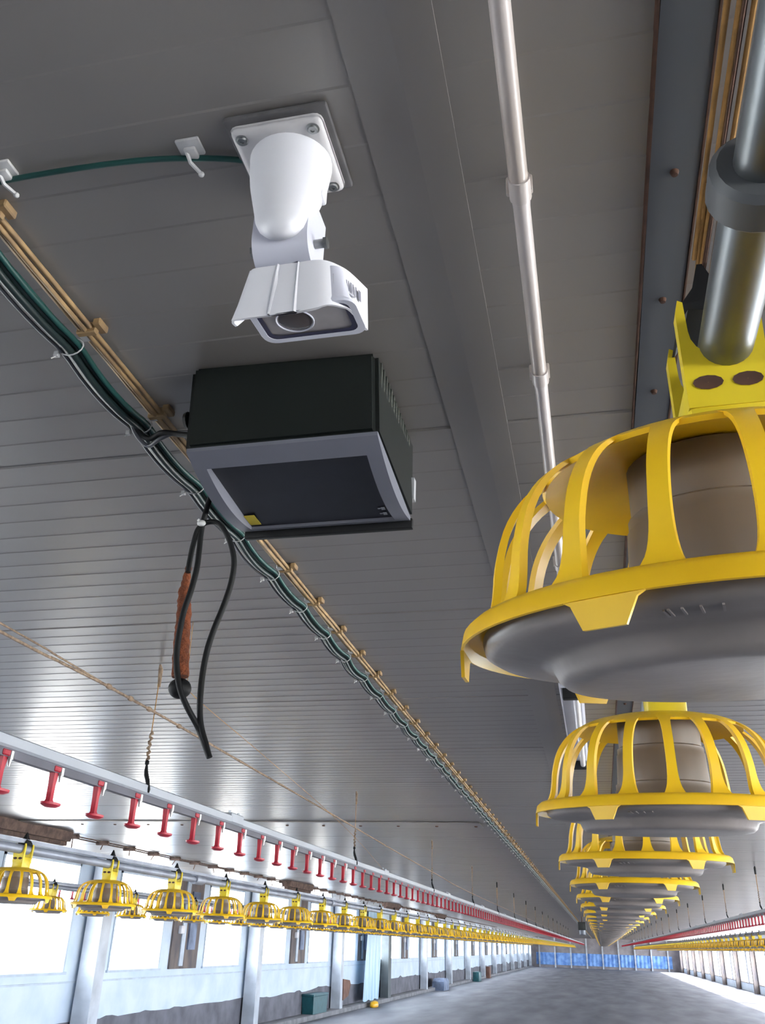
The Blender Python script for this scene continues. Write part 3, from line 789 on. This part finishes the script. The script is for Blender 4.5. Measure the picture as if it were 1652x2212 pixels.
def drinker(x, zc, ya, yb, first_cup, n_parts, label, hidden=False):
    t = thing('drinker_line', (x, ya, zc), label, 'drinker line', 'drinker lines')
    mb = MB(); mb.prism([(x - .014, zc + .016), (x + .014, zc + .016), (x + .020, zc + .022), (x + .020, zc + .046), (x + .008, zc + .052), (x - .008, zc + .052), (x - .020, zc + .046), (x - .020, zc + .022)], 'y', ya, yb)
    obj('rail', mb, 'alu', t, 15, 'pale aluminium carrying rail')
    mb = MB(); mb.prism([(x - .011, zc - .006), (x + .011, zc - .006), (x + .011, zc + .017), (x - .011, zc + .017)], 'y', ya, yb); obj('water_pipe', mb, 'water_pipe', t, 15, 'dark water pipe')
    y = first_cup; k = 0; rest = []
    while y < yb:
        if k < n_parts:
            o = bpy.data.objects.new('drip_cup', cup_me); COL.objects.link(o); o.parent = t; o.location = V(x, y, zc) + cup_c - ORG[t.name]
            if k < 16 and not hidden:
                q = bpy.data.objects.new('nipple', nip_me); COL.objects.link(q); q.parent = o; q.location = nip_c - cup_c; q['label'] = 'steel nipple'
        else: rest.append(V(x, y, zc) + cup_c - ORG[t.name])
        y += .25; k += 1
    bm = bmesh.new()
    for s in rest:
        tb = bmesh.new(); tb.from_mesh(cup_me); tb.transform(Matrix.Translation(s)); me = bpy.data.meshes.new('tmp'); tb.to_mesh(me); tb.free(); bm.from_mesh(me); bpy.data.meshes.remove(me)
    me = bpy.data.meshes.new('drip_cup'); bm.to_mesh(me); bm.free(); me.materials.append(M['red'])
    o = bpy.data.objects.new('drip_cup', me); COL.objects.link(o); o.parent = t; o['kind'] = 'stuff'
    y = ya + 3.4 if False else 3.73
    for j in range(6):
        mb = MB(); mb.box((x - .022, 3.73 + 3 * j - .07, zc + .02), (x + .022, 3.73 + 3 * j + .07, zc + .060), .004, 1); mb.tube([(x, 3.68 + 3 * j, zc + .055), (x, 3.68 + 3 * j, zc + .070)], .006, 6); mb.tube([(x, 3.78 + 3 * j, zc + .055), (x, 3.78 + 3 * j, zc + .070)], .006, 6); obj('rail_joint', mb, 'alu', t)
    return t
drinker(-1.52, .418, .6, 89, 1.83, 100, 'drinker line with red drip cups at the left, nearest of the drinker lines')
drinker(-5.4, .400, 5.0, 89, 6.03, 40, 'drinker line with red cups far left, behind the yellow pans', True)
drinker(1.74, .400, 6.0, 89, 9.2, 90, 'drinker line with red cups on the right side', True)
drinker(5.55, .400, 24.0, 89, 24.2, 30, 'drinker line with red cups along the far right wall', True)

# hoisting cords
def cord(x, y, zc, label, group, full):
    t = thing('hoist_cord', (x, y, CE), label, 'cord', group)
    zt = zc + .052
    L0 = CE - zt
    mb = MB(); mb.tube([(x, y - .01, CE - .004), (x, y, CE - .02), (x, y + .005, CE - .085)], [.004, .009, .006] if full else [.006, .012, .010], 6); obj('knot', mb, 'rope' if full else 'black', t, 60)
    zm = zt + L0 * .42
    mb = MB(); mb.tube([(x, y, CE - .07), (x, y, zm)], .0018 if full else .004, 5); obj('thin_cord', mb, 'orange_rope', t, 60)
    pts = [V(x + .004 * math.sin(i * 1.7), y + .004 * math.cos(i * 1.7), zm + (zt + .075 - zm) * i / 18) for i in range(19)]
    mb = MB(); mb.tube(pts, [.005 + .002 * math.sin(i * 2.1) for i in range(19)], 6); obj('twisted_rope', mb, 'rope', t, 60)
    mb = MB(); mb.ball((x, y, zt + .072), (.008, .008, .010), 6); mb.tube([(x, y, zt + .066), (x, y + .002, zt + .045), (x + .004, y, zt + .03), (x + .012, y, zt + .01), (x + .021, y, zt - .02), (x + .021, y, zt - .03)], [.004, .007, .0085, .008, .006, .004], 8); obj('hook', mb, 'black', t, 60)
for k in range(16):
    cord(-1.52, 2.88 + 2.95 * k, .418, ('%s hoist cord from the left holding up the left drinker line' % nth(k + 1)) if k < 7 else 'faint far hoist cord of the left drinker line', 'hoist cords of the left drinker line', k < 4)
for k in range(22):
    cord(1.74, 11.2 + 2.95 * k, .400, 'blurred dark hoist cord over the right drinker line', 'hoist cords of the right drinker line', False)

# winch ropes along the house
wr = thing('winch_rope', (-1.5, 2.5, .715), 'tan twisted winch rope stretched above the left drinker line', 'rope')
def rope_tube(P, r, sub=8, n=6, k=0):
    q = smooth_pts(P, sub)
    mb = MB(); mb.tube(q, [r * (1 + .35 * noise.noise(V(i * .9, k, 0))) for i in range(len(q))], n); return mb
obj('strand', rope_tube([(-1.5, -3.9, .70), (-1.5, 0, .705), (-1.5, 1.928, .708), (-1.5, 2.2, .711), (-1.5, 2.48, .715), (-1.5, 2.55, .716)], .0045, 24, 6, 1), 'rope', wr, 60)
obj('strand', rope_tube([(-1.5, -3.9, .74), (-1.5, 0, .745), (-1.5, 1.93, .729), (-1.5, 2.2, .724), (-1.5, 2.48, .717), (-1.5, 2.55, .715)], .0030, 24, 6, 2), 'rope', wr, 60)
obj('rope', rope_tube([(-1.5, 2.48, .715), (-1.5, 2.9, .711), (-1.5, 3.333, .703), (-1.5, 5.03, .672), (-1.5, 8.72, .604), (-1.5, 14, .56), (-1.5, 40, .53), (-1.5, 90.9, .52)], .0048, 24, 6, 3), 'rope', wr, 60)
for y, z in ((2.51, .716), (2.66, .714), (2.80, .712), (3.05, .708)):
    mb = MB(); mb.ball((-1.5, y, z), (.009, .018, .009), 6); obj('knot', mb, 'rope', wr)
mb = rope_tube([(-1.2, 2.44, .899), (-1.2, 2.455, .72), (-1.2, 2.50, .680), (-1.2, 3.129, .625), (-1.2, 4.02, .545), (-1.25, 4.9, .485), (-1.5, 6.6, .470)], .0010, 20, 5, 5); tag(obj('thin_line', mb, 'orange_rope', None, 60), 'hair-thin orange line running beside the tan winch rope', 'line')
mb = rope_tube([(.192, -3.9, .875), (.194, .6, .878), (.1985, .88, .878), (.204, 1.28, .876), (.22, 3, .870), (.22, 90.9, .86)], .0032, 16, 6, 8); tag(obj('orange_cord', mb, 'orange_rope', None, 60), 'orange cord running along the right edge of the steel strip', 'cord')
mb = rope_tube([(.205, -3.9, .865), (.209, .6, .868), (.209, .88, .872), (.209, 1.28, .873), (.235, 3, .868), (.235, 90.9, .86)], .0018, 16, 6, 9); tag(obj('wire_rope', mb, 'rust', None, 60), 'thin brown wire rope just right of the orange cord', 'wire')

# ------------------------------------------------------------------ things at the foot of the left wall
t = thing('tool_crate', (-6.39, 21.6, FL + .10), 'teal plastic crate standing on the kerb before the third left column', 'crate')
mb = MB(); mb.loft([[V(-6.39 + a * s, 21.6 + b * s, z) for a, b in ((-.14, -.58), (.13, -.58), (.13, .58), (-.14, .58))] for s, z in ((.92, FL + .101), (1, FL + .44))]); obj('body', mb, 'teal', t, 20)
mb = MB(); mb.box((-6.535, 21.0, FL + .44), (-6.25, 22.2, FL + .49), .012); obj('lid', mb, 'teal', t)
mb = MB(); mb.loft([[V(-6.30, 23.75 + a, b) for a, b in ((-.28, -1.30), (.22, -1.22), (.42, -.98), (.30, -.88), (-.30, -.84))], [V(-6.24, 23.75 + a, b) for a, b in ((-.28, -1.30), (.22, -1.22), (.42, -.98), (.30, -.88), (-.30, -.84))]]); tag(obj('brown_board', mb, 'brown', None, 10), 'torn brown board leaning behind the third left column', 'board')
t = thing('plastic_sheet', (-6.2, 26.6, CE), 'pale blue plastic sheet hanging beside the dark column', 'sheet')
mb = MB(); rows = []
for z in (CE - .01, .2, -.4, -1.0, -1.42):
    rows.append([V(-6.24 + .045 * math.sin(i * .9 + z), 25.75 + 1.55 * i / 30 + .05 * z, z - .02 * math.sin(i * 1.3)) for i in range(31)])
mb.loft(rows, cap=False, closed=False); obj('hanging_sheet', mb, 'sheet', t, 60)
mb = MB(); mb.tube([(-6.24, 25.6, CE - .03), (-6.24, 27.5, CE - .03)], .02, 8); obj('hanging_rail', mb, 'galv_dull', t)
mb = MB(); mb.loft([[V(-6.08 + .10 * r * math.cos(a), 26.15 + .32 * r * math.sin(a), z) for a in [2 * PI * i / 14 for i in range(14)]] for r, z in ((.9, FL + .005), (1, FL + .05), (.85, FL + .12), (.3, FL + .15))]); tag(obj('yellow_bag', mb, 'vivid', None, 60), 'small bright yellow bag on the floor at the foot of the dark column', 'bag')
mb = MB(); mb.loft([[V(-6.1 + a * s, 37.5 + b * s, z) for a, b in ((-.25, -.6), (.2, -.6), (.2, .6), (-.25, .6))] for s, z in ((1, FL + .001), (1, FL + .3), (.8, FL + .40))]); tag(obj('dark_sack', mb, 'blue_board', None, 30), 'dark blue sack against the left wall beyond the dark column', 'sack')
mb = MB(); mb.box((-6.2, 47.6, FL), (-5.9, 48.6, FL + .42), .03); tag(obj('storage_box', mb, 'teal', None), 'small far teal box against the left wall', 'box')
mb = MB(); mb.loft([[V(-6.15 + a, 53.8 + b, z) for a, b in ((-.1, -.3), (.1, -.3), (.1, .3), (-.1, .3))] for z in (FL, FL + .55)]); tag(obj('feed_sack', mb, 'brown', None, 30), 'small brown sack standing far down the left wall', 'sack')

# heater hanging far down the house
t = thing('hanging_heater', (-.55, 30, .76), 'small dark heater hanging far down beside the centre row', 'heater')
mb = MB(); mb.box((-.66, 29.7, .52), (-.42, 30.3, .74), .02); obj('casing', mb, 'heater', t)
mb = MB(); mb.tube([(-.54, 29.75, .74), (-.54, 29.75, CE)], .01, 6); mb.tube([(-.54, 30.25, .74), (-.54, 30.25, CE)], .01, 6); obj('hanger', mb, 'rust', t)
mb = MB(); mb.lathe([(.09, .52), (.09, .40), (.11, .38), (.0005, .38)], 14, (-.54, 30, 0)); obj('outlet', mb, 'galv_dull', t)

# bookkeeping values used while building are not part of the scene
for o in list(S.objects):
    if 'base_' in o: del o['base_']
